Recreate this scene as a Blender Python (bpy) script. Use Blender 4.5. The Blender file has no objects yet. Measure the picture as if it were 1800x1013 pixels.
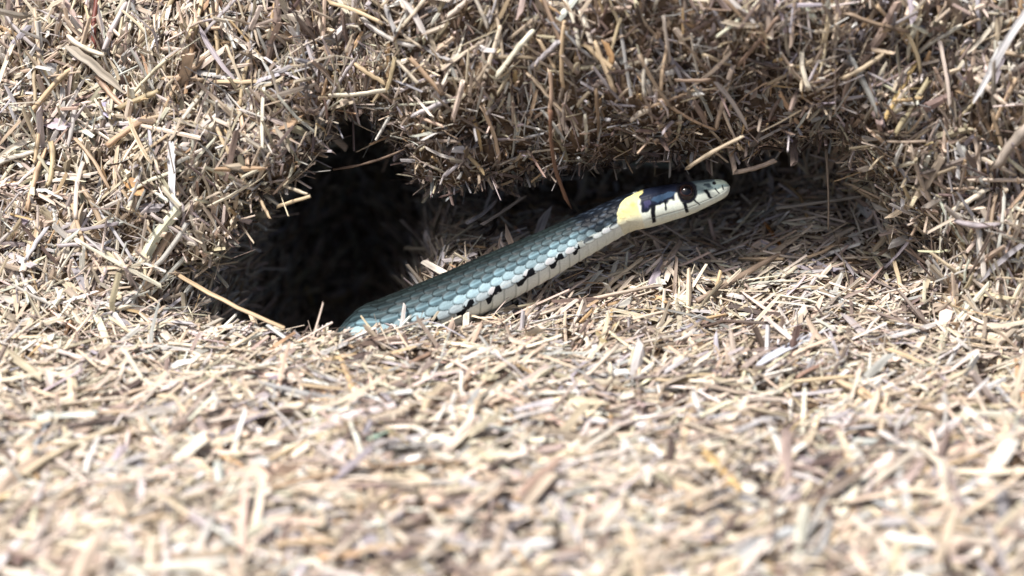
import bpy, math
import numpy as np
from math import radians, sin, cos

# ------------------------------------------------------------------ camera, sky, sun, exposure
MM = 0.001
sc = bpy.context.scene
PITCH = radians(24.0)
DIST = 640.0                                   # mm from camera to the snake
PXMM = 0.128                                   # mm per design unit (1/1800 of the field width at DIST)
FWD = np.array([0, cos(PITCH), -sin(PITCH)]); UPV = np.array([0, sin(PITCH), cos(PITCH)])
CAM = -FWD * DIST
cd = bpy.data.cameras.new('camera'); cam = bpy.data.objects.new('camera', cd)
sc.collection.objects.link(cam); sc.camera = cam
cam.location = CAM * MM
cam.rotation_euler = (math.pi / 2 - PITCH, 0, 0)
cd.lens = 100; cd.sensor_width = 36; cd.sensor_fit = 'HORIZONTAL'
cd.clip_start = 0.01; cd.clip_end = 100
cd.dof.use_dof = True; cd.dof.focus_distance = 0.634; cd.dof.aperture_fstop = 8.5

SUN_EL, SUN_AZ = radians(64), radians(236)     # azimuth clockwise from +y: sun behind and left of the camera
w = bpy.data.worlds.new('World'); sc.world = w; w.use_nodes = True
nt = w.node_tree; bg = nt.nodes['Background']
sky = nt.nodes.new('ShaderNodeTexSky'); sky.sky_type = 'NISHITA'; sky.sun_disc = False
sky.sun_elevation = SUN_EL; sky.sun_rotation = SUN_AZ
sky.air_density = 0.7; sky.dust_density = 4.5
nt.links.new(sky.outputs[0], bg.inputs[0]); bg.inputs[1].default_value = 0.085
sl = bpy.data.lights.new('sun', 'SUN'); so = bpy.data.objects.new('sun', sl); sc.collection.objects.link(so)
sl.energy = 3.8; sl.angle = radians(7.0); sl.color = (1.0, 0.96, 0.925)
so.rotation_euler = (math.pi / 2 - SUN_EL, 0, math.pi - SUN_AZ)
so.location = (-0.3, -0.4, 0.8)
vs = sc.view_settings
vs.view_transform = 'Standard'; vs.look = 'None'; vs.gamma = 1.0; vs.exposure = 0.64
vs.use_curve_mapping = False
sc.cycles.use_denoising = True
sc.cycles.max_bounces = 6

rs = np.random.RandomState(11)

# ------------------------------------------------------------------ helpers
def norm(v):
    return v / np.maximum(np.linalg.norm(v, axis=-1, keepdims=True), 1e-9)
def sstep(a, b, x):
    t = np.clip((x - a) / (b - a), 0, 1); return t * t * (3 - 2 * t)
def hash3(i, j, k, seed):
    n = (i.astype(np.int64) * 374761393 + j.astype(np.int64) * 668265263 + k.astype(np.int64) * 2147483647 + seed * 974634777) & 0xffffffff
    n = ((n ^ (n >> 13)) * 1274126177) & 0xffffffff
    return ((n ^ (n >> 16)) & 0xffff) / 65535.0
def vnoise(p, scale, seed=0):
    q = p / scale; f = np.floor(q); t = q - f; t = t * t * (3 - 2 * t); f = f.astype(np.int64); r = 0
    for a in (0, 1):
        for b in (0, 1):
            for c in (0, 1):
                wgt = (t[..., 0] if a else 1 - t[..., 0]) * (t[..., 1] if b else 1 - t[..., 1]) * (t[..., 2] if c else 1 - t[..., 2])
                r = r + wgt * hash3(f[..., 0] + a, f[..., 1] + b, f[..., 2] + c, seed)
    return r * 2 - 1
def to_frame(p):                               # where a place (mm) falls in the design frame
    r = p - CAM; d = r @ FWD
    return 900 + r[..., 0] / d * DIST / PXMM, 506.5 - (r @ UPV) / d * DIST / PXMM, d
def at(px, row, Y):                            # the place (mm) at depth Y
    d = FWD + np.array([1, 0, 0]) * (px - 900) * PXMM / DIST + UPV * (506.5 - row) * PXMM / DIST
    return CAM + d * (Y - CAM[1]) / d[1]

def mesh_obj(name, V, F, mat, parent=None, smooth=True, col=None, vec=None):
    """V (n,3) in mm, F (m,4) or list of arrays of equal-width faces"""
    me = bpy.data.meshes.new(name)
    Fs = F if isinstance(F, list) else [F]
    nv = len(V); tot = np.concatenate([np.full(len(f), f.shape[1]) for f in Fs])
    idx = np.concatenate([f.ravel() for f in Fs]).astype(np.int32)
    me.vertices.add(nv); me.vertices.foreach_set('co', (np.asarray(V, np.float64) * MM).astype(np.float32).ravel())
    me.loops.add(len(idx)); me.loops.foreach_set('vertex_index', idx)
    me.polygons.add(len(tot)); st = np.concatenate([[0], np.cumsum(tot)[:-1]]).astype(np.int32)
    me.polygons.foreach_set('loop_start', st)
    me.polygons.foreach_set('use_smooth', np.full(len(tot), smooth))
    if col is not None:
        a = me.color_attributes.new('tint', 'FLOAT_COLOR', 'POINT')
        c = np.ones((nv, 4), np.float32); c[:, :3] = col; a.data.foreach_set('color', c.ravel())
    if vec is not None:
        a = me.attributes.new('grain', 'FLOAT_VECTOR', 'POINT'); a.data.foreach_set('vector', np.asarray(vec, np.float32).ravel())
    me.update(calc_edges=True); me.validate()
    me.materials.append(mat)
    o = bpy.data.objects.new(name, me); sc.collection.objects.link(o)
    if parent: o.parent = parent
    return o
def tag(o, label=None, cat=None, group=None, kind=None):
    if label: o['label'] = label
    if cat: o['category'] = cat
    if group: o['group'] = group
    if kind: o['kind'] = kind
    return o

# ------------------------------------------------------------------ materials
def new_mat(name):
    m = bpy.data.materials.new(name); m.use_nodes = True
    return m, m.node_tree, m.node_tree.nodes['Principled BSDF']
def straw_mat(name, rough=0.62, streak=0.45, transl=0.0):
    m, t, p = new_mat(name); N = t.nodes; L = t.links
    c = N.new('ShaderNodeAttribute'); c.attribute_name = 'tint'
    g = N.new('ShaderNodeAttribute'); g.attribute_name = 'grain'
    n1 = N.new('ShaderNodeTexNoise'); n1.inputs['Scale'].default_value = 1.0; n1.inputs['Detail'].default_value = 3
    L.new(g.outputs['Vector'], n1.inputs['Vector'])
    mr = N.new('ShaderNodeMapRange'); mr.inputs[1].default_value = 0.3; mr.inputs[2].default_value = 0.72
    mr.inputs[3].default_value = 1.0 - streak; mr.inputs[4].default_value = 1.0 + streak * 0.45
    L.new(n1.outputs['Fac'], mr.inputs[0])
    mx = N.new('ShaderNodeMix'); mx.data_type = 'RGBA'; mx.blend_type = 'MULTIPLY'; mx.inputs[0].default_value = 1
    L.new(c.outputs['Color'], mx.inputs[6]); L.new(mr.outputs[0], mx.inputs[7])
    L.new(mx.outputs[2], p.inputs['Base Color'])
    p.inputs['Roughness'].default_value = rough
    p.inputs['Specular IOR Level'].default_value = 0.35
    b = N.new('ShaderNodeBump'); b.inputs['Strength'].default_value = 0.25; b.inputs['Distance'].default_value = 0.0002
    L.new(n1.outputs['Fac'], b.inputs['Height']); L.new(b.outputs[0], p.inputs['Normal'])
    return m
M_straw = straw_mat('straw')
M_stalk = straw_mat('stalk', 0.5, 0.5)

M_ground, t, p = new_mat('rotted_straw_ground')
n = t.nodes.new('ShaderNodeTexNoise'); n.inputs['Scale'].default_value = 420; n.inputs['Detail'].default_value = 6
tc = t.nodes.new('ShaderNodeTexCoord'); t.links.new(tc.outputs['Object'], n.inputs['Vector'])
cr = t.nodes.new('ShaderNodeValToRGB'); cr.color_ramp.elements[0].position = 0.32; cr.color_ramp.elements[1].position = 0.68
cr.color_ramp.elements[0].color = (0.055, 0.036, 0.024, 1); cr.color_ramp.elements[1].color = (0.22, 0.155, 0.10, 1)
t.links.new(n.outputs['Fac'], cr.inputs[0]); t.links.new(cr.outputs[0], p.inputs['Base Color'])
b = t.nodes.new('ShaderNodeBump'); b.inputs['Distance'].default_value = 0.002; t.links.new(n.outputs['Fac'], b.inputs['Height'])
t.links.new(b.outputs[0], p.inputs['Normal']); p.inputs['Roughness'].default_value = 0.95; p.inputs['Specular IOR Level'].default_value = 0.1

M_skin, t, p = new_mat('snake_skin')
c = t.nodes.new('ShaderNodeAttribute'); c.attribute_name = 'tint'
n = t.nodes.new('ShaderNodeTexNoise'); n.inputs['Scale'].default_value = 2600; n.inputs['Detail'].default_value = 3
tc = t.nodes.new('ShaderNodeTexCoord'); t.links.new(tc.outputs['Object'], n.inputs['Vector'])
mr = t.nodes.new('ShaderNodeMapRange'); mr.inputs[3].default_value = 0.78; mr.inputs[4].default_value = 1.2
t.links.new(n.outputs['Fac'], mr.inputs[0])
mx = t.nodes.new('ShaderNodeMix'); mx.data_type = 'RGBA'; mx.blend_type = 'MULTIPLY'; mx.inputs[0].default_value = 1
t.links.new(c.outputs['Color'], mx.inputs[6]); t.links.new(mr.outputs[0], mx.inputs[7]); t.links.new(mx.outputs[2], p.inputs['Base Color'])
p.inputs['Roughness'].default_value = 0.42; p.inputs['Specular IOR Level'].default_value = 0.09

M_eye, t, p = new_mat('snake_eye')
c = t.nodes.new('ShaderNodeAttribute'); c.attribute_name = 'tint'; t.links.new(c.outputs['Color'], p.inputs['Base Color'])
p.inputs['Roughness'].default_value = 0.16; p.inputs['Specular IOR Level'].default_value = 0.4; p.inputs['Coat Weight'].default_value = 0.25; p.inputs['Coat Roughness'].default_value = 0.05

# ------------------------------------------------------------------ the ground: heap with a ledge, a hollow, a burrow and an overhanging bank
# each key column is a section through the heap: (y, z) from far in front, over the ledge, into the hollow,
# up its back wall, forward under its roof to the lip, up the bank and away over the top
FRONT = [(-900, -150), (-230, -22), (-110, -4), (-55, -1.2), (-32, -0.4)]
def section(mid, face, top=((45, 104), (130, 150), (500, 230))):
    return FRONT + list(mid) + list(face) + list(top)
TOP2 = ((28, 104), (110, 150), (500, 230))
KEYS = [
 (-700, section([(-22,2),(-15,7),(-9,12),(-4,17),(1,21),(7,26),(13,31)], [(22,40),(37,56),(54,74)], ((82,104),(150,150),(500,230)))),
 (120,  section([(-20,2),(-14,7),(-9,12),(-4,17),(0,21),(5,26),(9,31)],  [(16,40),(30,56),(45,74)], ((74,104),(145,150),(500,230)))),
 (270,  section([(-19,1),(-14,5),(-10,9),(-7,12),(-5,15),(-3,18),(0,23)],  [(6,33),(19,52),(34,72)], ((62,104),(140,150),(500,230)))),
 (345,  section([(-18,0),(-12,-3),(-4,-5),(2,-2),(3,3),(-2,5),(-7,8)],      [(-6,20),(3,44),(18,70)])),
 (400,  section([(-18,-.8),(-9,-20),(10,-34),(52,-32),(52,-4),(18,8),(-6,13.5)],[(-4,21),(9,44),(25,70)])),
 (480,  section([(-19,-1),(-11,-30),(20,-48),(92,-46),(92,0),(34,20),(-3,29)],[(-5,33),(3,50),(17,71)])),
 (560,  section([(-20,-2),(-12,-34),(24,-52),(110,-48),(110,4),(46,26),(2,36)],[(1,41),(7,54),(18,73)])),
 (650,  section([(-20,-2.3),(-13,-32),(22,-50),(110,-46),(110,6),(48,28),(10,40)],[(8,44),(9,56),(18,75)])),
 (700,  section([(-19,-3),(-13,-24),(14,-34),(95,-34),(95,6),(38,22),(6,32)],[(0,39),(-1,53),(3,73)], TOP2)),
 (735,  section([(-19,-3.4),(-12,-14),(10,-16),(80,-16),(80,6),(28,17),(2,24)],[(-3,32),(-3,50),(3,72)], TOP2)),
 (790,  section([(-18,-3.4),(-10,-7),(4,2),(58,0),(60,12),(22,19),(2,23.5)],[(-3,32),(-4,48),(3,72)], TOP2)),
 (900,  section([(-18,-3),(-8,-1),(4,5.5),(62,-6),(64,12),(24,22),(3,26.5)],   [(-3,34),(-4,50),(2,72)], TOP2)),
 (1000, section([(-18,-2.2),(-7,.6),(8,4.4),(70,-8),(72,12),(26,24),(5,28.5)],[(-3,35),(-5,50),(0,72)], TOP2)),
 (1120, section([(-18,-1.2),(-6,1.6),(8,4),(74,-8),(76,12),(28,25),(7,30)],       [(-3,37),(-9,51),(-6,72)], TOP2)),
 (1270, section([(-18,-.4),(-6,2),(8,4),(66,-4),(68,14),(28,26),(7,31)],   [(-3,38),(-9,52),(-6,72)], TOP2)),
 (1400, section([(-18,0),(-6,2),(9,4),(44,9),(49,20),(27,29.5),(9,33)],     [(0,39),(-8,52),(-6,72)], TOP2)),
 (1475, section([(-19,0),(-7,2),(8,4),(42,9),(46,20),(24,29.5),(6,34)],       [(-1,40),(-8,53),(-5,72)], TOP2)),
 (1540, section([(-20,0),(-9,2),(4,4),(20,7),(22,17),(10,23),(0,27)],       [(-6,36),(-8,51),(-3,71)], TOP2)),
 (1590, section([(-21,.3),(-12,2),(-5,4),(4,5),(5,9),(-1,12),(-6,16)],      [(-9,30),(-8,48),(-2,70)])),
 (1640, section([(-23,1),(-19,3),(-16,6),(-14,9),(-12,12),(-11,15),(-10,19)],[(-10,31),(-8,49),(-1,70)])),
 (1800, section([(-31,2),(-28,5),(-26,8),(-24,11),(-22,14),(-21,17),(-19,21)],[(-17,32),(-14,50),(-7,71)])),
 (2500, section([(-36,2),(-33,5),(-31,8),(-29,11),(-27,14),(-26,17),(-24,21)],[(-22,32),(-18,50),(-11,71)])),
]
kx = np.array([(k[0] - 900) * PXMM for k in KEYS]); kp = np.array([k[1] for k in KEYS], float)   # (K, n, 2)
counts = [8, 26, 22, 12, 10, 10, 16, 18, 14, 14, 16, 10, 12, 14, 22, 14, 8]
vt = np.concatenate([np.arange(c) / c + i for i, c in enumerate(counts)] + [[len(counts)]])
assert kp.shape[1] == len(counts) + 1, (kp.shape, len(counts))
prof = np.empty((len(kx), len(vt), 2))
for a in range(len(kx)):
    for d in (0, 1): prof[a, :, d] = np.interp(vt, np.arange(kp.shape[1]), kp[a, :, d])
xs = np.concatenate([np.linspace(-900, -190, 16)[:-1], np.arange(-190, 190.1, 1.6), np.linspace(190, 900, 16)[1:]])
seg = np.clip(np.searchsorted(kx, xs) - 1, 0, len(kx) - 2)
tt = np.clip((xs - kx[seg]) / (kx[seg + 1] - kx[seg]), 0, 1)[:, None, None]
G = prof[seg] * (1 - tt) + prof[seg + 1] * tt
for it in range(3):                                                   # soften the section corners
    G[:, 1:-1] = G[:, 1:-1] * .5 + (G[:, 2:] + G[:, :-2]) * .25
    if it < 2: G[1:-1] = G[1:-1] * .5 + (G[2:] + G[:-2]) * .25
GP = np.empty(G.shape[:2] + (3,)); GP[..., 0] = xs[:, None]; GP[..., 1:] = G
def grid_frame(P):
    du = np.gradient(P, axis=0); dv = np.gradient(P, axis=1)
    n = norm(np.cross(du, dv)); return norm(du), norm(dv), n
TU, TV, NN = grid_frame(GP)
disp = 2.6 * vnoise(GP, 17, 1) + 1.9 * vnoise(GP, 7.5, 2) + 0.9 * vnoise(GP, 3.5, 3)
disp -= 2.6 * np.clip(1 - np.abs(vnoise(GP * np.array([1, 1, .7]), 11, 4)) / .28, 0, 1) * sstep(8, 16, GP[..., 2])   # crevices between the lumps of the bank
steep = sstep(0.75, 0.2, NN[..., 2])                                   # the bank is rougher than the floor
disp *= 0.72 + 0.48 * steep
cav = sstep(.34, .62, vnoise(GP, 6.0, 6)) * (1 - steep) * sstep(16, -10, GP[..., 1])             # small cavities in the floor litter
disp -= 3.2 * cav
GP = GP + NN * disp[..., None]
TU, TV, NN = grid_frame(GP)
nu, nv = GP.shape[:2]
I = np.arange(nu * nv).reshape(nu, nv)
GF = np.stack([I[:-1, :-1], I[1:, :-1], I[1:, 1:], I[:-1, 1:]], -1).reshape(-1, 4)
tag(mesh_obj('ground', GP.reshape(-1, 3), GF, M_ground), 'heap of rotted chopped straw with a ledge, hollow and burrow', 'ground', kind='structure')

# face data for strewing straw
q = GP.reshape(-1, 3)[GF]
fc = q.mean(1); fa = 0.5 * np.linalg.norm(np.cross(q[:, 2] - q[:, 0], q[:, 3] - q[:, 1]), axis=1)
fpx, frow, fdep = to_frame(fc)
fn = NN.reshape(-1, 3)[GF].mean(1); fn = norm(fn)
ftu = norm(TU.reshape(-1, 3)[GF].mean(1)); ftv = norm(np.cross(fn, ftu))
out = np.maximum(np.maximum(-fpx, fpx - 1800), np.maximum(-frow, frow - 1013))
dens = np.where(out < 60, 1.0, np.where(out < 350, 0.45, np.where(out < 900, 0.10, 0.0)))
facing = np.einsum('ij,ij->i', fn, norm(CAM - fc))
dens *= np.where(facing < -0.25, 0.35, 1.0)
deep = sstep(34, 55, fc[:, 1]) * (fc[:, 2] < 28); dens *= 1 - 0.6 * deep
dens *= 1 - 0.75 * cav.reshape(-1)[GF].mean(1)
dens *= 1 - 0.30 * sstep(620, 900, frow)                                # pieces in front look bigger, so fewer do

# ------------------------------------------------------------------ chopped straw (stuff)
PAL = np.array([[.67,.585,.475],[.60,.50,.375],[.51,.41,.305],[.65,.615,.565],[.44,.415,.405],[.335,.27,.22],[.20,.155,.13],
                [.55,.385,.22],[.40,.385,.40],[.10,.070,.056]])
PW_fresh = np.array([.34,.24,.12,.17,.03,.04,.02,.02,.01,.01]); PW_old_shade = np.array([.06,.09,.12,.06,.12,.19,.20,.03,.03,.10])  # second mix: old brown straw, also used to paint in shade
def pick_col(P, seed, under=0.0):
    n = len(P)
    old_shade = np.clip(0.5 + 0.9 * vnoise(P, 26, 7) + 0.35 * vnoise(P, 9, 8), 0, 1)
    old_shade = np.clip(old_shade * 0.75 - 0.42 * sstep(-30, -85, P[:, 0]) + 0.72 * np.exp(-((P[:, 0] - 14) / 62) ** 2) * sstep(15, 26, P[:, 2]) , 0, 1)  # mid bank browner, with the shade of its overhang put into the colour
    old_shade = np.clip(old_shade + under + .14 * sstep(0, 60, P[:, 0]) + .3 * np.exp(-((P[:, 0] - 8) / 40) ** 2 - ((P[:, 1] + 28) / 16) ** 2) * (P[:, 2] < 10), 0, 1); old_shade = np.where(rs.rand(n) < old_shade, 1, 0)
    ci = np.where(old_shade, np.searchsorted(np.cumsum(PW_old_shade / PW_old_shade.sum()), rs.rand(n)), np.searchsorted(np.cumsum(PW_fresh / PW_fresh.sum()), rs.rand(n)))
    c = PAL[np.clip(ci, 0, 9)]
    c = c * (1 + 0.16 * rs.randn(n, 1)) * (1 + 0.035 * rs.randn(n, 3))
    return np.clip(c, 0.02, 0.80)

def strew(count, length, width, lift, tilt_s, flow=0.6, rings=3, seed=0, under=0.0):
    """returns verts, faces, colours, grain for `count` bent slivers lying on the heap"""
    pr = fa * dens; fi = rs.choice(len(fa), count, p=pr / pr.sum())
    uv = rs.rand(count, 2); Q = q[fi]
    P = (Q[:, 0] * ((1 - uv[:, :1]) * (1 - uv[:, 1:])) + Q[:, 1] * (uv[:, :1] * (1 - uv[:, 1:])) + Q[:, 2] * (uv[:, :1] * uv[:, 1:]) + Q[:, 3] * ((1 - uv[:, :1]) * uv[:, 1:]))
    n = fn[fi]; tu = ftu[fi]; tv = ftv[fi]
    flat = sstep(0.45, 0.85, n[:, 2])
    # floor pieces lie mostly along the ledge; bank pieces hang every way, many downhill
    sw = 0.5 * vnoise(P, 30, 21)
    a_floor = sw + rs.randn(count) * (0.75)
    a_floor = np.where(rs.rand(count) < 0.3, rs.rand(count) * np.pi, a_floor)
    a_bank = np.where(rs.rand(count) < 0.5, np.pi / 2 + rs.randn(count) * 0.4 + sw, rs.rand(count) * np.pi)
    al = np.where(rs.rand(count) < flat, a_floor, a_bank)
    tilt = np.abs(rs.randn(count)) * tilt_s * (0.55 + 0.75 * (1 - flat))
    D = norm((np.cos(al)[:, None] * tu + np.sin(al)[:, None] * tv) * np.cos(tilt)[:, None] + n * np.sin(tilt)[:, None])
    S = norm(np.cross(D, n) + 0.25 * rs.randn(count, 3)); S = norm(S - D * np.einsum('ij,ij->i', S, D)[:, None]); U = np.cross(S, D)
    Ln = length[0] * np.exp(rs.randn(count) * length[1]); Ln = np.clip(Ln, length[2], length[3]); big = 1 + 0.7 * sstep(-30, -90, P[:, 1]); Ln = Ln * (0.4 + 0.6 * big)
    fine = np.exp(-((P[:, 0] - 16) / 62) ** 4) * sstep(18, 26, P[:, 2]) * sstep(0.6, 0.2, n[:, 2]); Ln = Ln * (1 - .28 * fine); big = big * (1 - .22 * fine)   # crumbled face of the bank
    Wd = width[0] * np.exp(rs.randn(count) * width[1]) * big; Th = Wd * (0.18 + 0.5 * rs.rand(count))
    P = P + n * (lift[0] + (lift[1] - lift[0]) * rs.rand(count))[:, None] + D * (Ln * 0.25 * np.sin(tilt))[:, None]
    bend = rs.randn(count) * 0.03 * Ln; bend2 = rs.randn(count) * 0.035 * Ln
    V = np.empty((count, rings, 4, 3)); Gn = np.empty((count, rings, 4, 3)); rnd = rs.rand(count) * 300
    cut = rs.randn(count, 2) * 0.8
    prof4 = [(-1, 0), (0, 1), (1, 0), (0, -1)]
    for r in range(rings):
        f = r / (rings - 1) * 2 - 1
        tw = (0.62 + 0.38 * rs.rand(count)) if abs(f) == 1 else 1.0
        for k, (cx, cy) in enumerate(prof4):
            sh = (cut[:, 0] if f < 0 else cut[:, 1]) * (abs(f) == 1) * cx * Wd * 0.6
            V[:, r, k] = (P + D * (f * Ln * 0.5 + sh)[:, None] + S * (cx * Wd * 0.5 * tw + bend * (1 - f * f))[:, None] + U * (cy * Th * 0.5 + bend2 * (1 - f * f))[:, None])
            Gn[:, r, k, 0] = f * Ln * 0.09; Gn[:, r, k, 1] = cx * 0.8 + rnd; Gn[:, r, k, 2] = cy * 0.6 + rnd * 0.37
    base = np.arange(count)[:, None] * (rings * 4); fs = []
    for r in range(rings - 1):
        for k in range(4):
            k2 = (k + 1) % 4
            fs.append(np.concatenate([base + r * 4 + k, base + r * 4 + k2, base + r * 4 + 4 + k2, base + r * 4 + 4 + k], 1))
    e = (rings - 1) * 4
    fs.append(np.concatenate([base + 3, base + 2, base + 1, base], 1)); fs.append(np.concatenate([base + e, base + e + 1, base + e + 2, base + e + 3], 1))
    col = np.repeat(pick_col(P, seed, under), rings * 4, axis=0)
    return V.reshape(-1, 3), np.concatenate(fs), col, Gn.reshape(-1, 3)

def join(parts):
    off = 0; Vs = []; Fs = []; Cs = []; Gs = []
    for v, f, c, g in parts:
        Vs.append(v); Fs.append(f + off); Cs.append(c); Gs.append(g); off += len(v)
    return np.concatenate(Vs), np.concatenate(Fs), np.concatenate(Cs), np.concatenate(Gs)
Lit = join([strew(34000, (5.4, .42, 2.0, 13), (0.76, .38), (-1.4, 0.3), 0.30, rings=3, seed=1, under=.34),  # bottom layer tinted darker, shade of the gaps put into its colour
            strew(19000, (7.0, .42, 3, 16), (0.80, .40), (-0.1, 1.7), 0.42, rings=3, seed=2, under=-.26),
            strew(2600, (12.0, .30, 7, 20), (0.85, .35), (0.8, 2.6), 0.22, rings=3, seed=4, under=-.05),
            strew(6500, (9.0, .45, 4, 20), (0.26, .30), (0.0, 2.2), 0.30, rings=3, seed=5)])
tag(mesh_obj('chopped_straw', Lit[0], Lit[1], M_straw, smooth=False, col=Lit[2], vec=Lit[3]),
    'thick litter of short chopped straw covering the whole heap', 'straw', kind='stuff')
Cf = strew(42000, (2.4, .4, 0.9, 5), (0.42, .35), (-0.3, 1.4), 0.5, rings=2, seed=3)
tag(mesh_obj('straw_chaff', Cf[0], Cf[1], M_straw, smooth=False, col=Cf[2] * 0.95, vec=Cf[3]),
    'fine crumbs and splinters of chaff between the straw pieces', 'chaff', kind='stuff')

# ------------------------------------------------------------------ the snake
def catmull(P, n=40):
    P = np.array(P, float); P = np.concatenate([[2 * P[0] - P[1]], P, [2 * P[-1] - P[-2]]]); o = []
    for i in range(1, len(P) - 2):
        for k in range(n):
            u = k / n
            o.append(0.5 * ((2 * P[i]) + (-P[i-1] + P[i+1]) * u + (2*P[i-1] - 5*P[i] + 4*P[i+1] - P[i+2]) * u*u + (-P[i-1] + 3*P[i] - 3*P[i+1] + P[i+2]) * u**3))
    o.append(P[-2]); return np.array(o)
SN = [(1283,328,-1),(1268,332,-1),(1240,339.5,-1.2),(1200,351,-1.5),(1150,363,-1.8),(1100,378.5,-2.2),(1040,409,-3),(950,455,-4.6),(860,499,-6.8),(770,541,-9.5),(690,574,-11),(652,594,-9)]
path = [at(*s) for s in SN] + [np.array(v, float) for v in [(-41,-2,-23),(-50,14,-38),(-47,32,-43),(-38,48,-42),(-34,64,-40)]]
C = catmull(path); al = np.concatenate([[0], np.cumsum(np.linalg.norm(np.diff(C, axis=0), axis=1))])
LEN = al[-1]
s = np.concatenate([np.array([0, .08, .2, .34]), np.arange(0.5, 92, 0.16), np.arange(92, LEN, 0.5)])
C = np.stack([np.interp(s, al, C[:, d]) for d in range(3)], 1)
for _ in range(6): C[1:-1] = C[1:-1] * .5 + (C[2:] + C[:-2]) * .25
T = norm(np.gradient(C, axis=0)) * -1                                    # towards the snout
Z = np.array([0, 0, 1.0]); S = norm(np.cross(T, Z)); U = np.cross(S, T)
roll = radians(28)
U, S = U * cos(roll) - S * sin(roll), S * cos(roll) + U * sin(roll)
sk = [0, .35, 1.0, 2.3, 5.7, 9, 11, 17.5, 24.5, 30, 34, 46, 59, 72, 84, 100, LEN - 30, LEN]
hv = np.interp(s, sk, [.05, 1.1, 1.75, 2.3, 3.0, 3.55, 3.75, 4.25, 4.2, 4.4, 4.7, 5.5, 6.1, 6.4, 6.5, 6.5, 5.5, .4])
hw = np.interp(s, sk, [.05, 1.2, 1.85, 2.35, 2.95, 3.6, 4.0, 5.0, 4.6, 4.6, 4.8, 5.6, 6.2, 6.5, 6.6, 6.6, 5.5, .4])
for _ in range(10):
    for a in (hv, hw): a[3:-1] = a[3:-1] * .5 + (a[4:] + a[2:-2]) * .25
NT = 216
th = np.linspace(-np.pi, np.pi, NT, endpoint=False)
TH, SS = np.meshgrid(th, s)
head = sstep(25, 19, SS)
ex = 1 - 0.18 * head
cv = np.sign(np.cos(TH)) * np.abs(np.cos(TH)) ** ex; sv = np.sign(np.sin(TH)) * np.abs(np.sin(TH)) ** ex
cv = np.where(cv < 0, cv * (1 - 0.10 * (1 - head)), cv)                   # belly a little flat
BV = cv * hv[:, None]; BW = sv * hw[:, None]
qv = 0.5 * (1 - np.cos(TH))                                               # 0 back, 1 belly
ang = np.degrees(np.abs(TH))

# scale lattice on the body
R0 = 19
TMAX = 119.0
pitch = np.interp(s, [0, 22, 34, 50, 70, 90, LEN], [1.7, 1.9, 2.3, 2.9, 3.25, 3.3, 3.3])
ph = np.concatenate([[0], np.cumsum(np.diff(s) / (0.5 * (pitch[1:] + pitch[:-1])))])
PH = ph[:, None] + 0 * TH
rr = np.sign(TH) * 9.5 * (ang / TMAX) ** 0.75
best_a = np.full(TH.shape, -9.0); best_E = np.full(TH.shape, 1.3); best_b = np.zeros(TH.shape); best_j = np.zeros(TH.shape); best_k = np.zeros(TH.shape)
jr = np.round(rr)
for dj in (-1, 0, 1):
    j = jr + dj; b_ = rr - j; p0 = PH + 0.5 * (np.abs(j) % 2)
    for dk in (-1, 0, 1):
        k = np.round(p0) + dk; a_ = p0 - k
        E = (a_ / .80) ** 2 + (np.abs(b_) / .70) ** 2.2
        ok = (E < 1) & (a_ > best_a) & (np.abs(j) <= 9)
        best_a = np.where(ok, a_, best_a); best_E = np.where(ok, E, best_E); best_b = np.where(ok, b_, best_b)
        best_j = np.where(ok, np.abs(j), best_j); best_k = np.where(ok, k, best_k)
hit = best_a > -5
body = sstep(20.5, 25, SS)
dors = hit & (ang < TMAX + 4)
hgt = np.where(dors, 0.20 + 0.22 * best_a - 0.10 * best_E ** 4 + 0.05 * np.exp(-(best_b / .10) ** 2) * (best_j < 8), 0)
PV = PH - 0.010 * np.clip(ang - TMAX, 0, 60) + 0.10 * np.exp(-(np.clip(ang - TMAX, 0, 60) / 5.0)); vf = PV - np.floor(PV)                                                     # ventral plates
vent = (ang >= TMAX - 2) & ~dors
hgt = np.where(vent, 0.10 + 0.22 * (vf - .5) - 0.12 * np.exp(-(np.minimum(vf, 1 - vf) / .07) ** 2), hgt)
hgt *= np.interp(SS, [0, 22, 40, 70], [.5, .6, .8, 1.0]) * body * 0.95
# colours
def rgb(*c): return np.array(c, float)
rowc = np.array([[.009,.012,.012],[.009,.012,.012],[.010,.014,.014],[.010,.015,.015],[.013,.019,.020],[.018,.028,.031],[.032,.052,.058],[.085,.138,.158],[.32,.45,.49],[.64,.76,.79]])
jj = np.clip(best_j, 0, 9).astype(int)
colr = rowc[jj]
rj = hash3(best_k.astype(np.int64), (best_j * np.sign(TH + 1e-9)).astype(np.int64), np.zeros_like(jj), 5)
colr = colr * (0.72 + 0.56 * rj)[..., None]
lite = np.exp(-(best_b / .12) ** 2) * 1.1 + sstep(.15, .75, best_a) * 0.5     # painted shine: keel and outer tip a little paler
colr = colr * (1 + np.where(jj < 8, lite, 0.15 * lite)[..., None])
edge = sstep(0.62, 0.92, best_E)
colr = colr * (1 - np.where(jj < 8, .80, .62) * edge)[..., None] + rgb(.010, .012, .013) * (edge)[..., None] * .5
colr = np.where(hit[..., None], colr, rgb(.012, .013, .014))
vcol = rgb(.74, .79, .73) * (0.93 + 0.14 * hash3(np.floor(PV).astype(np.int64), jj * 0, jj * 0, 9))[..., None]
sut = np.exp(-(np.minimum(vf, 1 - vf) / .05) ** 2)
vcol = vcol * (1 - 0.38 * sut)[..., None]
colr = np.where((~dors & (ang > TMAX - 6))[..., None], vcol, colr)
wob = 3.2 * vnoise(np.stack([PH * 1.0, TH * 3, TH * 0], -1), 0.5, 31)
cyc = (PH + .35 * vnoise(np.stack([PH, TH * 0, TH * 0], -1), 1.7, 33)) % 2.6
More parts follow.
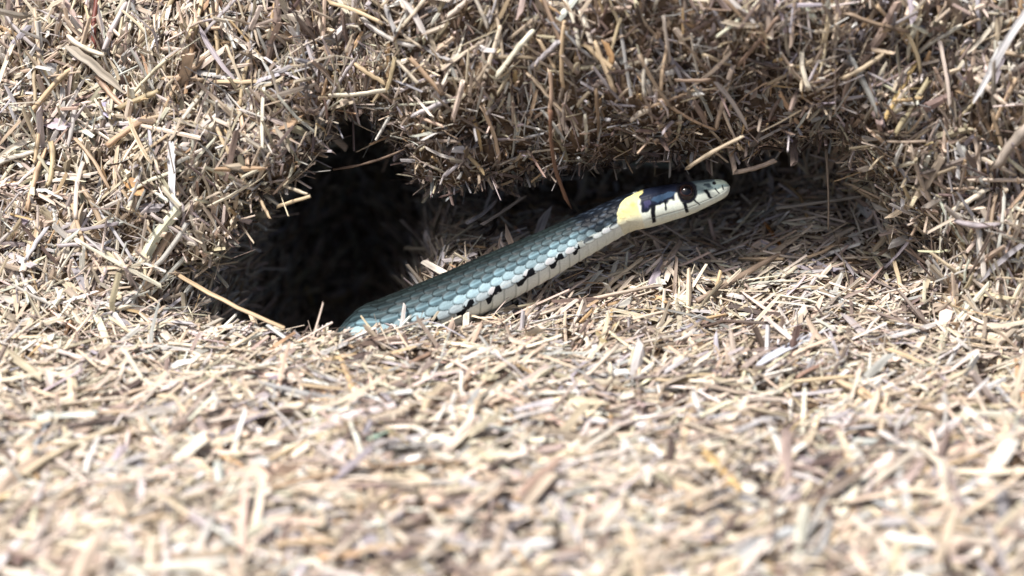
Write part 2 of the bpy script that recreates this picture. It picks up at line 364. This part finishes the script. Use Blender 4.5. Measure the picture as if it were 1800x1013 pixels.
cn = np.clip(cyc / 1.5, 0, 1); mid_a = TMAX - 7 + 15 * sstep(.15, .85, cn) + 0.6 * wob
mk = (np.abs(ang - mid_a) < (6.2 + 2.2 * np.sin(cn * np.pi * 3) + .5 * wob)) & (cyc < 1.5)
mk |= (ang > mid_a) & (ang < TMAX + 12 + 1.5 * wob) & (np.abs(cn - .88) < .07)
mk |= dors & (best_E > .62) & (ang > TMAX - 15) & (np.abs(ang - mid_a) < 10) & (cyc < 1.5)
mk &= SS > 34
colr = np.where(mk[..., None], rgb(.010, .012, .016), colr)
# black patch behind the collar, breaking into flecks
blk = sstep(38.5, 31, SS + 2.4 * (rj - .5)) * sstep(112, 102, ang + 14 * (rj - .5))
colr = colr * (1 - .93 * blk)[..., None] + rgb(.006, .008, .013) * blk[..., None]
fleck = blk * np.exp(-((best_a - .25) / .22) ** 2 - (best_b / .2) ** 2) * (rj > .35)
colr = colr + fleck[..., None] * rgb(.05, .07, .10)
lowneck = (SS < 36) & (ang > 100) & (blk < .5)
colr = np.where(lowneck[..., None], colr * .35 + rgb(.74, .78, .70) * .65 * (1 - .55 * edge * (ang < TMAX))[..., None], colr)
# head painting in (distance from snout, height) coordinates of the head itself
nz = vnoise(np.stack([SS, qv * 8, TH], -1), 0.9, 41); nz2 = vnoise(np.stack([SS, qv * 8, TH], -1), 0.38, 43); SSn = SS + 0.34 * nz + .16 * nz2; qn = qv + 0.030 * nz + .012 * nz2
white = rgb(.74, .79, .68)
hc = np.broadcast_to(white, colr.shape).copy() * (1 + .05 * nz)[..., None]
def put(mask, c):
    global hc
    hc = hc * (1 - mask[..., None]) + rgb(*c) * mask[..., None]
def band(v, a, b, e): return sstep(a - e, a + e, v) * sstep(b + e, b - e, v)
put(sstep(.30, .22, qn) * sstep(20.6, 20, SSn), (.010, .014, .022))                               # crown
put(band(SSn, 11.2, 20.2, .25) * sstep(.03, -.01, qn - np.interp(SS, [11, 14, 20.5], [.46, .50, .60])), (.012, .016, .032))  # temple
put(sstep(1.08, .9, np.hypot((SSn - 14.9) / 2.7, (qn - .385 - .012 * (SS - 15)) / .085)), (.040, .075, .13))                       # blue temple plate
put(sstep(1.1, .8, np.hypot((SSn - 18.7) / .9, (qn - .45) / .075)), (.05, .05, .11))
put(band(SSn, 0, 8.0, .2) * band(qn, .12, .50, .03), (.22, .29, .28))                              # snout side
put(band(SSn, 3.8, 5.6, .2) * band(qn, .22, .48, .03) * sstep(-.5, .3, nz), (.03, .045, .055))
put(band(SSn, 0, 3.0, .2) * band(qn, .0, .34, .03), (.30, .36, .30))
put(band(SSn, 3.0, 8.0, .2) * band(qn, -.1, .16, .03), (.10, .14, .15))
put(band(SSn, 11.5, 12.4, .15) * sstep(.34, .40, qn), (.74, .77, .66))
put(sstep(2.7, 2.3, np.hypot(SSn - 9.5, (qv - .34) * 7.6)), (.012, .012, .018))                     # ring round the eye
for s0, q0, s1, q1, wd in [(17.6,.50,18.2,.93,.62),(14.7,.46,14.9,.70,.30),(10.7,.60,10.5,.93,.50),(8.5,.58,7.6,.84,.24),(5.5,.44,4.7,.78,.42),(3.4,.46,2.6,.72,.20),(1.6,.40,1.4,.62,.16)]:
    f = np.clip((qv - q0) / (q1 - q0), 0, 1); cs = s0 + (s1 - s0) * f
    put(sstep(wd * 1.2, wd * .7, np.abs(SS + .12 * nz - cs) / (1.05 - .35 * f)) * band(qv, q0, q1, .02), (.008, .009, .013))
put(sstep(.3, .1, np.hypot(SS - 3.2, (qv - .24) * 5.0) - .25), (.004, .004, .006))                   # nostril
mouth = np.exp(-((qv - np.interp(SS, [0, 4, 12, 19], [.62, .77, .80, .80])) / .012) ** 2) * sstep(20, 18.5, SS)
put(mouth * .55, (.20, .21, .19))
cf = np.interp(qv, [0, .3, .6, 1], [18.4, 20.3, 20.7, 20.7]); cb = np.interp(qv, [0, .06, .14, .24, .4, .65, 1], [18.6, 20.2, 22.4, 24.2, 25.2, 25.8, 26])
yv = (1 - .10 * edge * sstep(21, 23, SS) + .05 * nz2); colm = sstep(-.25, .25, SSn - cf) * sstep(.25, -.25, SSn - cb) * sstep(.0, .06, qv)
yel = rgb(.80, .71, .29) * (1 - sstep(.45, .8, qv))[..., None] + rgb(.80, .79, .60) * sstep(.45, .8, qv)[..., None]
headm = sstep(.25, -.25, SSn - np.maximum(cb, 20.7))
colr = colr * (1 - headm[..., None]) + hc * headm[..., None]
colr = colr * (1 - colm[..., None]) + yel * yv[..., None] * colm[..., None]
om = sstep(.8, .2, np.hypot(SS - 21.6, (qv - .36) * 8)) * .55
colr = colr * (1 - om[..., None]) + rgb(.60, .36, .06) * om[..., None]
colr = np.clip(colr, .003, .82)
# head relief: mouth line, lip sutures, plate edges, brow, eye socket
hh = -0.16 * mouth
for sx in (2.6, 4.9, 7.8, 10.6, 13.2, 15.6, 18.0):
    hh = hh - 0.07 * np.exp(-((SS - sx) / .12) ** 2) * band(qv, .5, .95, .03)
for qq, a0, a1 in [(.52, 0, 19), (.30, 11, 20), (.14, 3, 19), (.40, 2, 7)]:
    hh = hh - 0.08 * np.exp(-((qv - qq) / .012) ** 2) * band(SS, a0, a1, .3)
for sx, q0, q1 in [(5.6, .1, .5), (7.4, .1, .5), (12.0, .0, .5), (15.2, .28, .52), (17.7, .28, .55), (20.2, 0, .6), (3.9, 0, .4)]:
    hh = hh - 0.05 * np.exp(-((SS - sx - 2.2 * (qv - .3)) / .12) ** 2) * band(qv, q0, q1, .03)
hh = hh + 0.32 * np.exp(-((SS - 9.6) / 2.4) ** 2 - ((qv - .10) / .07) ** 2)
hh = hh - 0.35 * np.exp(-((SS - 9.5) / 1.9) ** 4 - ((qv - .34) / .22) ** 4)
hh = hh - 0.25 * np.exp(-((SS - 3.2) / .35) ** 2 - ((qv - .24) / .06) ** 2)
hgt = hgt + hh * (1 - sstep(20, 21, SS)) * sstep(0, 1.5, SS)
dirv = norm(np.stack([cv / hv[:, None], sv / hw[:, None]], -1))
BV = BV + dirv[..., 0] * hgt; BW = BW + dirv[..., 1] * hgt
SV = C[:, None] + U[:, None] * BV[..., None] + S[:, None] * BW[..., None]
ns = len(s); I = np.arange(ns * NT).reshape(ns, NT); J = np.roll(I, -1, axis=1)
F4 = np.stack([I[:-1], J[:-1], J[1:], I[1:]], -1).reshape(-1, 4)
tip0 = ns * NT; Vb = np.concatenate([SV.reshape(-1, 3), [C[0] + T[0] * .05], [C[-1] - T[-1] * .1]])
caps = np.concatenate([np.stack([J[0], I[0], np.full(NT, tip0)], -1), np.stack([I[-1], J[-1], np.full(NT, tip0 + 1)], -1)])
cb_ = np.concatenate([colr.reshape(-1, 3), colr[0, :1], colr[-1, :1]])
snake = bpy.data.objects.new('snake', None); sc.collection.objects.link(snake)
i0 = np.searchsorted(s, 66); base_pt = C[i0] - U[i0] * hv[i0]
snake.location = base_pt * MM; snake.empty_display_size = .01
tag(snake, 'dark teal grass snake with yellow collar rising out of the burrow', 'snake')
def sobj(name, V, F, mat, parent, col=None, org=base_pt):
    return mesh_obj(name, V - org, F, mat, parent, True, col)
sobj('body', Vb, [F4, caps], M_skin, snake, cb_)
# eyes: ball with a rust ring, and a pupil set in it
def dome(center, axis, r, a1, rings, segs, colfn, flip=False):
    ax = axis / np.linalg.norm(axis); e1 = norm(np.cross(ax, T[50])); e2 = np.cross(ax, e1); V = [center + ax * r]; cl = [colfn(0)]
    for i in range(1, rings + 1):
        a = a1 * i / rings
        for k in range(segs):
            f = 2 * np.pi * k / segs; V.append(center + r * (cos(a) * ax + sin(a) * (cos(f) * e1 + sin(f) * e2))); cl.append(colfn(a))
    tri = np.array([[0, 1 + k, 1 + (k + 1) % segs] for k in range(segs)])
    qd = np.array([[1 + (i - 1) * segs + k, 1 + i * segs + k, 1 + i * segs + (k + 1) % segs, 1 + (i - 1) * segs + (k + 1) % segs] for i in range(1, rings) for k in range(segs)])
    return np.array(V), [tri, qd], np.array(cl)
ie = int(np.searchsorted(s, 9.5))
for sgn in (1, -1):
    te = sgn * radians(70); axis = norm(cos(te) * U[ie] * .75 + sin(te) * S[ie] + .10 * T[ie])
    surf = C[ie] + U[ie] * cos(te) * hv[ie] + S[ie] * sin(te) * hw[ie]
    ctr = surf - axis * 1.20
    V, F, cl = dome(ctr, axis, 2.12, radians(150), 22, 40,
                    lambda a: np.array([.012, .010, .012]) if a < radians(31) or a > radians(58) else (np.array([.05, .020, .015]) if a < radians(35) else np.array([.012, .009, .010])))
    eye = sobj('eye', V, F, M_eye, snake, cl)
    V, F, cl = dome(ctr, axis, 2.15, radians(31), 8, 32, lambda a: np.array([.003, .003, .004]))
    sobj('pupil', V, F, M_eye, eye, cl)

# ------------------------------------------------------------------ single stalks one can pick out
gp = GP.reshape(-1, 3); gpx, grow, gdep = to_frame(gp); gn = NN.reshape(-1, 3)
def on_heap(px, row, lift):
    """the visible place of the heap at this bearing, raised off it"""
    r = 16
    while True:
        m = np.where(np.hypot(gpx - px, grow - row) < r)[0]
        if len(m): break
        r *= 1.6
    i = m[np.argmin(gdep[m])]; Y = gp[i, 1]
    near = m[np.abs(gdep[m] - gdep[i]) < 8]; wgt = 1 / (4 + (gpx[near] - px) ** 2 + (grow[near] - row) ** 2)
    Y = (gp[near, 1] * wgt).sum() / wgt.sum(); nn = norm((gn[near] * wgt[:, None]).sum(0))
    return at(px, row, Y) + norm(CAM - gp[i]) * lift, nn
def stalk_mesh(A, B, n, wd, kind, sag, rnd):
    """tube: hollow cut stem with a joint; split: half pipe; blade: thin leaf strip; twig: uneven solid stem"""
    R = np.random.RandomState(rnd); nr = 9
    D = norm(B - A); Sx = norm(np.cross(D, n)); Ux = norm(np.cross(Sx, D)); L = np.linalg.norm(B - A)
    sb, sl_ = sag * L, R.randn() * .03 * L
    f = np.linspace(0, 1, nr); ctr = A[None] + (B - A)[None] * f[:, None] + Ux[None] * (4 * f * (1 - f) * sb)[:, None] + Sx[None] * (4 * f * (1 - f) * sl_ + .05 * wd * R.randn(nr))[:, None]
    jn = R.randint(2, nr - 2); rad = wd * .5 * np.interp(f, [0, 1], [1, .86 + .1 * R.rand()]) * (1 + .05 * R.randn(nr))
    if kind == 'tube':
        k = 8; rad[jn] *= 1.22; a = np.linspace(0, 2 * np.pi, k, endpoint=False)
        outer = np.stack([np.cos(a), np.sin(a)], 1); sec = np.concatenate([outer, outer[::-1] * .72]); closed = True
    elif kind == 'split':
        a = np.linspace(.1 * np.pi, .9 * np.pi, 6); o_ = np.stack([np.cos(a), .7 * np.sin(a)], 1); sec = np.concatenate([o_, o_[::-1] * [.82, .62]]); closed = True
    elif kind == 'blade':
        sec = np.array([[-1, .10], [-.45, .0], [0, -.05], [.45, 0], [1, .12], [1, .04], [.45, -.10], [0, -.16], [-.45, -.10], [-1, .02]]); rad = rad * np.interp(f, [0, .08, .8, 1], [.7, 1, 1, .35])
    else:
        a = np.linspace(0, 2 * np.pi, 7, endpoint=False); sec = np.stack([np.cos(a), .85 * np.sin(a)], 1); rad = rad * (1 + .14 * R.randn(nr)); rad[-1] *= .5
    m = len(sec); cut = R.randn(2) * .6
    V = np.empty((nr, m, 3)); g = np.empty((nr, m, 3))
    for r in range(nr):
        sh = (cut[0] if r == 0 else cut[1] if r == nr - 1 else 0) * wd * .5
        jag = (R.randn(m) * .22 * wd) if r in (0, nr - 1) else np.zeros(m)
        V[r] = ctr[r] + Sx * (sec[:, :1] * rad[r]) + Ux * (sec[:, 1:] * rad[r]) + D * (sec[:, :1] * sh + jag[:, None])
        g[r, :, 0] = f[r] * L * .09; g[r, :, 1] = sec[:, 0] * 1.4 + rnd * 7.3; g[r, :, 2] = sec[:, 1] * 1.2 + rnd * 3.1
    Ii = np.arange(nr * m).reshape(nr, m); Jj = np.roll(Ii, -1, 1)
    F = [np.stack([Ii[:-1], Jj[:-1], Jj[1:], Ii[1:]], -1).reshape(-1, 4)]
    if kind == 'twig': F += [Ii[0][None, ::-1], Ii[-1][None]]
    else:
        h = m // 2
        for e, fl in ((Ii[0], 1), (Ii[-1], -1)):
            qd = [[e[i], e[i + 1], e[m - 2 - i], e[m - 1 - i]] for i in range(h - 1)]
            if kind == 'tube': qd.append([e[h - 1], e[0], e[m - 1], e[h]])
            F.append(np.array(qd)[:, ::-fl])
    cj = np.ones((nr, m, 1))
    if kind == 'tube': cj[jn] = .62
    return V.reshape(-1, 3), F, g.reshape(-1, 3), cj.reshape(-1, 1)
NST = [0]
def stalk(x0, y0, x1, y1, wpx, kind, col, label, group=None, name='straw_stalk', cat='straw', lift=1.3, sag=.02, Y=None):
    NST[0] += 1
    if Y is None:
        A, n0 = on_heap(x0, y0, lift + 1.1); B, n1 = on_heap(x1, y1, lift + 1.1)
    else:
        A, B = at(x0, y0, Y[0]), at(x1, y1, Y[1]); n0 = n1 = norm(CAM - A)
    wd = wpx * PXMM * (A - CAM) @ FWD / DIST
    V, F, g, cj = stalk_mesh(A, B, norm(n0 + n1), wd, kind, sag, NST[0])
    org = (A + B) / 2
    o = mesh_obj(name, V - org, F, M_stalk, None, kind != 'blade', np.clip(np.array(col)[None] * cj, 0, .82) * np.ones((len(V), 3)), g)
    o.location = org * MM
    return tag(o, label, cat, group)
CREAM, PALE, TAN, GREY, BROWN, RUST, GOLD, BLUEG, DARK = (.72,.62,.48), (.76,.73,.68), (.56,.42,.26), (.48,.45,.44), (.30,.21,.14), (.26,.12,.07), (.60,.42,.16), (.52,.54,.62), (.10,.07,.05)
N_ = [
 (303,478,500,578,11,'split',(.58,.43,.27),'long tan split stalk slanting down across the left corner of the burrow',dict(lift=2.2)),
 (301,252,303,378,15,'blade',(.80,.80,.82),'broad whitish flat blade hanging down the bank left of burrow',dict(lift=2.2)),
 (174,-12,167,84,10,'twig',(.22,.07,.05),'dark red twig standing in the straw at the top of left bank',dict(name='twig',cat='twig')),
 (488,363,546,345,7,'split',(.72,.58,.38),'short cream stalk tip jutting over the dark burrow mouth',dict(Y=(-6,-13))),
 (482,318,540,342,6,'tube',(.72,.62,.46),'cream stem poking right and downward above the burrow mouth',dict(Y=(-4,-10))),
 (450,340,475,385,6,'split',TAN,'short tan sliver hanging over the burrow below the cream stems',dict(Y=(-6,-11))),
 (968,196,1004,366,8,'twig',(.27,.15,.095),'thin reddish brown stem hanging from the bank down beside the snake',dict(Y=(-14,-1),name='stem',cat='stem')),
 (926,128,992,200,7,'tube',(.48,.38,.27),'slim brown stem slanting into the top of the hanging red stem',dict()),
 (868,-8,888,134,6,'twig',(.55,.45,.33),'long thin pale stem running down from the top of the bank',dict(name='stem',cat='stem')),
 (586,298,712,262,5,'twig',(.20,.14,.10),'thin dark stem bridging the black recess above the burrow',dict(Y=(6,2),name='stem',cat='stem')),
 (822,392,872,352,7,'tube',GREY,'grey stem stub on the hollow floor behind the snake',dict(Y=(9,17))),
 (846,396,922,344,6,'split',(.50,.42,.34),'longer brownish stem stub beside the grey one behind the snake',dict(Y=(6,16))),
 (1208,296,1306,240,7,'tube',(.60,.50,.36),'cream stem lying along the lip of the bank above snake head',dict(Y=(-5,-11))),
 (1290,303,1362,282,9,'split',(.44,.35,.27),'flat brown sliver along the roof lip right of snake head',dict(Y=(0,-1))),
 (1452,262,1456,404,5,'twig',(.34,.28,.22),'thin upright stem hanging in the hollow right of snake head',dict(Y=(8,8),name='stem',cat='stem')),
 (1366,366,1512,346,6,'tube',(.46,.42,.36),'long grey stem lying level across the back of the hollow',dict(Y=(20,20))),
 (1225,530,1388,438,11,'twig',(.36,.27,.20),'thick brown stalk on the hollow floor in front of snake head',dict()),
 (1344,392,1374,436,8,'split',(.55,.24,.06),'small orange fragment lying in the shaded hollow',dict(name='husk_fragment',cat='husk')),
 (1420,470,1500,425,6,'tube',GREY,'grey stalk leaning on the hollow floor near right corner',dict()),
 (1600,258,1648,376,9,'tube',(.64,.53,.42),'pale curved stalk running down the bank right of the hollow',dict()),
 (1718,386,1732,496,12,'split',(.74,.68,.60),'pale upright stalk on right bank below the curved one',dict()),
 (1556,208,1612,106,10,'split',(.62,.45,.20),'golden stalk leaning right above the right corner of hollow',dict(lift=2)),
 (1815,5,1712,180,13,'blade',(.80,.79,.78),'long white blade slanting down the upper right bank',dict(lift=4)),
 (1825,205,1752,292,19,'tube',(.50,.43,.36),'thick dull stalk jutting from the right bank under the white blade',dict(lift=4)),
 (1332,640,1445,582,17,'blade',(.56,.58,.64),'bluish grey leaf strip on the ledge in front of the hollow',dict(lift=2.4,name='leaf_strip',cat='leaf')),
 (728,1000,886,846,24,'tube',(.74,.66,.55),'big pale stalk slanting up from the front of the foreground',dict(lift=3)),
 (640,975,700,915,52,'blade',(.42,.39,.44),'broad dull purple leaf piece beside the big pale foreground stalk',dict(lift=2,name='leaf_piece',cat='leaf')),
 (1232,792,1302,866,22,'tube',(.60,.42,.20),'stout golden stalk end lying in the foreground straw',dict(lift=2)),
 (1476,672,1588,744,15,'tube',(.64,.50,.34),'tan stem slanting down to the right in right foreground',dict(lift=2.5)),
 (925,645,1004,600,9,'blade',(.78,.75,.72),'pale glossy strip on the ledge below the snake',dict(lift=2)),
 (930,560,1160,502,7,'tube',(.60,.50,.40),'long straight stem along the ledge just below the snake body',dict(lift=2)),
 (1005,598,1185,545,8,'split',(.66,.55,.43),'long pale split stem parallel to the ledge edge below the snake',dict(lift=2)),
 (652,772,696,752,15,'blade',(.40,.56,.44),'small pale green leaf scrap in the foreground left of middle',dict(lift=2,name='leaf_scrap',cat='leaf')),
 (826,744,864,722,12,'blade',(.44,.56,.46),'smaller greenish scrap right of the pale green leaf scrap',dict(lift=2,name='leaf_scrap',cat='leaf')),
 (708,2,748,66,11,'blade',(.80,.74,.68),'whitish broad stick at the top of bank above burrow recess',dict(lift=2)),
 (684,32,742,84,6,'tube',(.70,.60,.46),'slim cream curved stem crossing below the whitish stick',dict(sag=.1)),
 (776,124,842,78,6,'tube',(.62,.52,.40),'pale stem tilted up right on the middle of bank',dict()),
 (1140,148,1192,258,9,'split',(.56,.50,.44),'grey split stem hanging on the bank above snake head',dict(lift=2)),
 (308,140,378,84,12,'tube',(.46,.33,.22),'brown stalk tilted up right on the upper left bank',dict(lift=2)),
 (120,82,215,158,16,'blade',(.38,.33,.26),'dull olive flat blade slanting down on upper left bank',dict(lift=2)),
 (188,256,262,205,11,'tube',(.66,.46,.30),'orange tan stalk tilted up right on left bank',dict(lift=2)),
 (236,282,328,214,9,'split',(.54,.42,.28),'tan split stalk parallel to the orange one on left bank',dict(lift=2)),
 (420,195,512,248,9,'tube',(.56,.43,.28),'long brown stem slanting down toward the burrow recess',dict(lift=2)),
 (-14,292,72,264,9,'tube',(.80,.74,.62),'bright cream stalk at the outer side of left bank',dict(lift=2)),
 (178,182,196,206,16,'blade',(.40,.37,.50),'small violet grey petal scrap on the left bank',dict(lift=2,name='petal_scrap',cat='petal')),
 (92,216,122,222,20,'blade',(.44,.36,.40),'dull mauve scrap lying on the left bank straw',dict(lift=2,name='petal_scrap',cat='petal')),
 (228,318,250,344,24,'blade',(.42,.24,.10),'curled brown husk on the left bank',dict(lift=2,name='husk_fragment',cat='husk')),
 (1064,75,1078,112,12,'split',(.54,.33,.16),'small orange brown chip high on the middle bank',dict(lift=2,name='husk_fragment',cat='husk')),
 (470,812,640,742,9,'tube',(.62,.48,.30),'slender tan stem lying in the left foreground',dict(lift=3)),
 (40,838,215,752,14,'tube',(.68,.57,.40),'pale olive stem lying across the far left foreground',dict(lift=3)),
 (148,832,178,764,14,'split',(.80,.76,.70),'short white stalk crossing the pale olive stem',dict(lift=4)),
 (470,860,800,812,10,'twig',(.46,.33,.22),'long brown stem lying level through the foreground straw',dict(lift=3,sag=.04)),
]
for a in N_: stalk(*a[:7], a[7], **a[8])
# the other long pieces, alike within each place and tint
REG = [('lying on the left bank', 'long straw on the left bank', lambda: (rs.uniform(5, 470), rs.uniform(10, 440)), 62),
       ('on the bank over the hollow', 'long straw on the middle bank', lambda: (rs.uniform(560, 1420), rs.uniform(5, 235)), 64),
       ('on the bank right of the hollow', 'long straw on the right bank', lambda: (rs.uniform(1500, 1795), rs.uniform(10, 520)), 38),
       ('lying on the ledge before the burrow', 'long straw on the ledge', lambda: (rs.uniform(300, 1600), rs.uniform(606, 690)), 34),
       ('on the hollow floor', 'long straw in the hollow', lambda: (rs.uniform(1100, 1560), rs.uniform(400, 490)), 14),
       ('in the near foreground litter', 'long straw in the foreground', lambda: (rs.uniform(10, 1790), rs.uniform(710, 1000)), 36)]
TINT = [('pale cream straw stalk', (.74,.66,.52), .34), ('tan straw stalk', (.58,.45,.29), .32), ('grey weathered straw stalk', (.50,.47,.46), .18), ('brown straw stalk', (.32,.23,.155), .16)]
for where, grp, fn_, cnt in REG:
    for i in range(cnt):
        x, y = fn_(); r = rs.rand() * (.8 if 'left' in where else 1); ti = 0 if r < .34 else 1 if r < .66 else 2 if r < .84 else 3
        fl = 'foreground' in where or 'ledge' in where or 'floor' in where
        a = rs.randn() * .55 - .2 if fl else (np.pi / 2 + rs.randn() * .6 if rs.rand() < .55 else rs.rand() * np.pi)
        L = rs.uniform(62, 118) * (1.15 if 'foreground' in where else 1) * (.8 if 'floor' in where else 1); dx, dy = cos(a) * L / 2, sin(a) * L / 2 * (.55 if fl else 1)
        A, _n = on_heap(x - dx, y - dy, 0); B, _n = on_heap(x + dx, y + dy, 0)
        if np.linalg.norm(A - B) > 22: continue
        wpx = rs.uniform(6.5, 10.5) * (1.35 if 'foreground' in where else 1)
        kd = ['tube', 'split', 'split', 'blade'][rs.randint(4)]; kw = {'tube': 'hollow round ', 'split': 'split half-round ', 'blade': 'thin flat '}[kd]
        lean = '' if fl else 'level ' if abs(dy) < .4 * abs(dx) else 'upright ' if abs(dx) < .4 * abs(dy) else 'left-leaning ' if dx * dy > 0 else 'right-leaning '
        c = np.array(TINT[ti][1]) * (1 + .1 * rs.randn()) * (1 + .03 * rs.randn(3))
        stalk(x - dx, y - dy, x + dx, y + dy, wpx, kd, c, TINT[ti][0].replace('straw', lean + kw + 'straw') + ' ' + where, grp, lift=rs.uniform(1.2, 2.2), sag=rs.uniform(-.01, .06))
print('stalks', NST[0], 'litter tris', sum(len(o.data.polygons) for o in sc.objects if o.type == 'MESH') * 2)
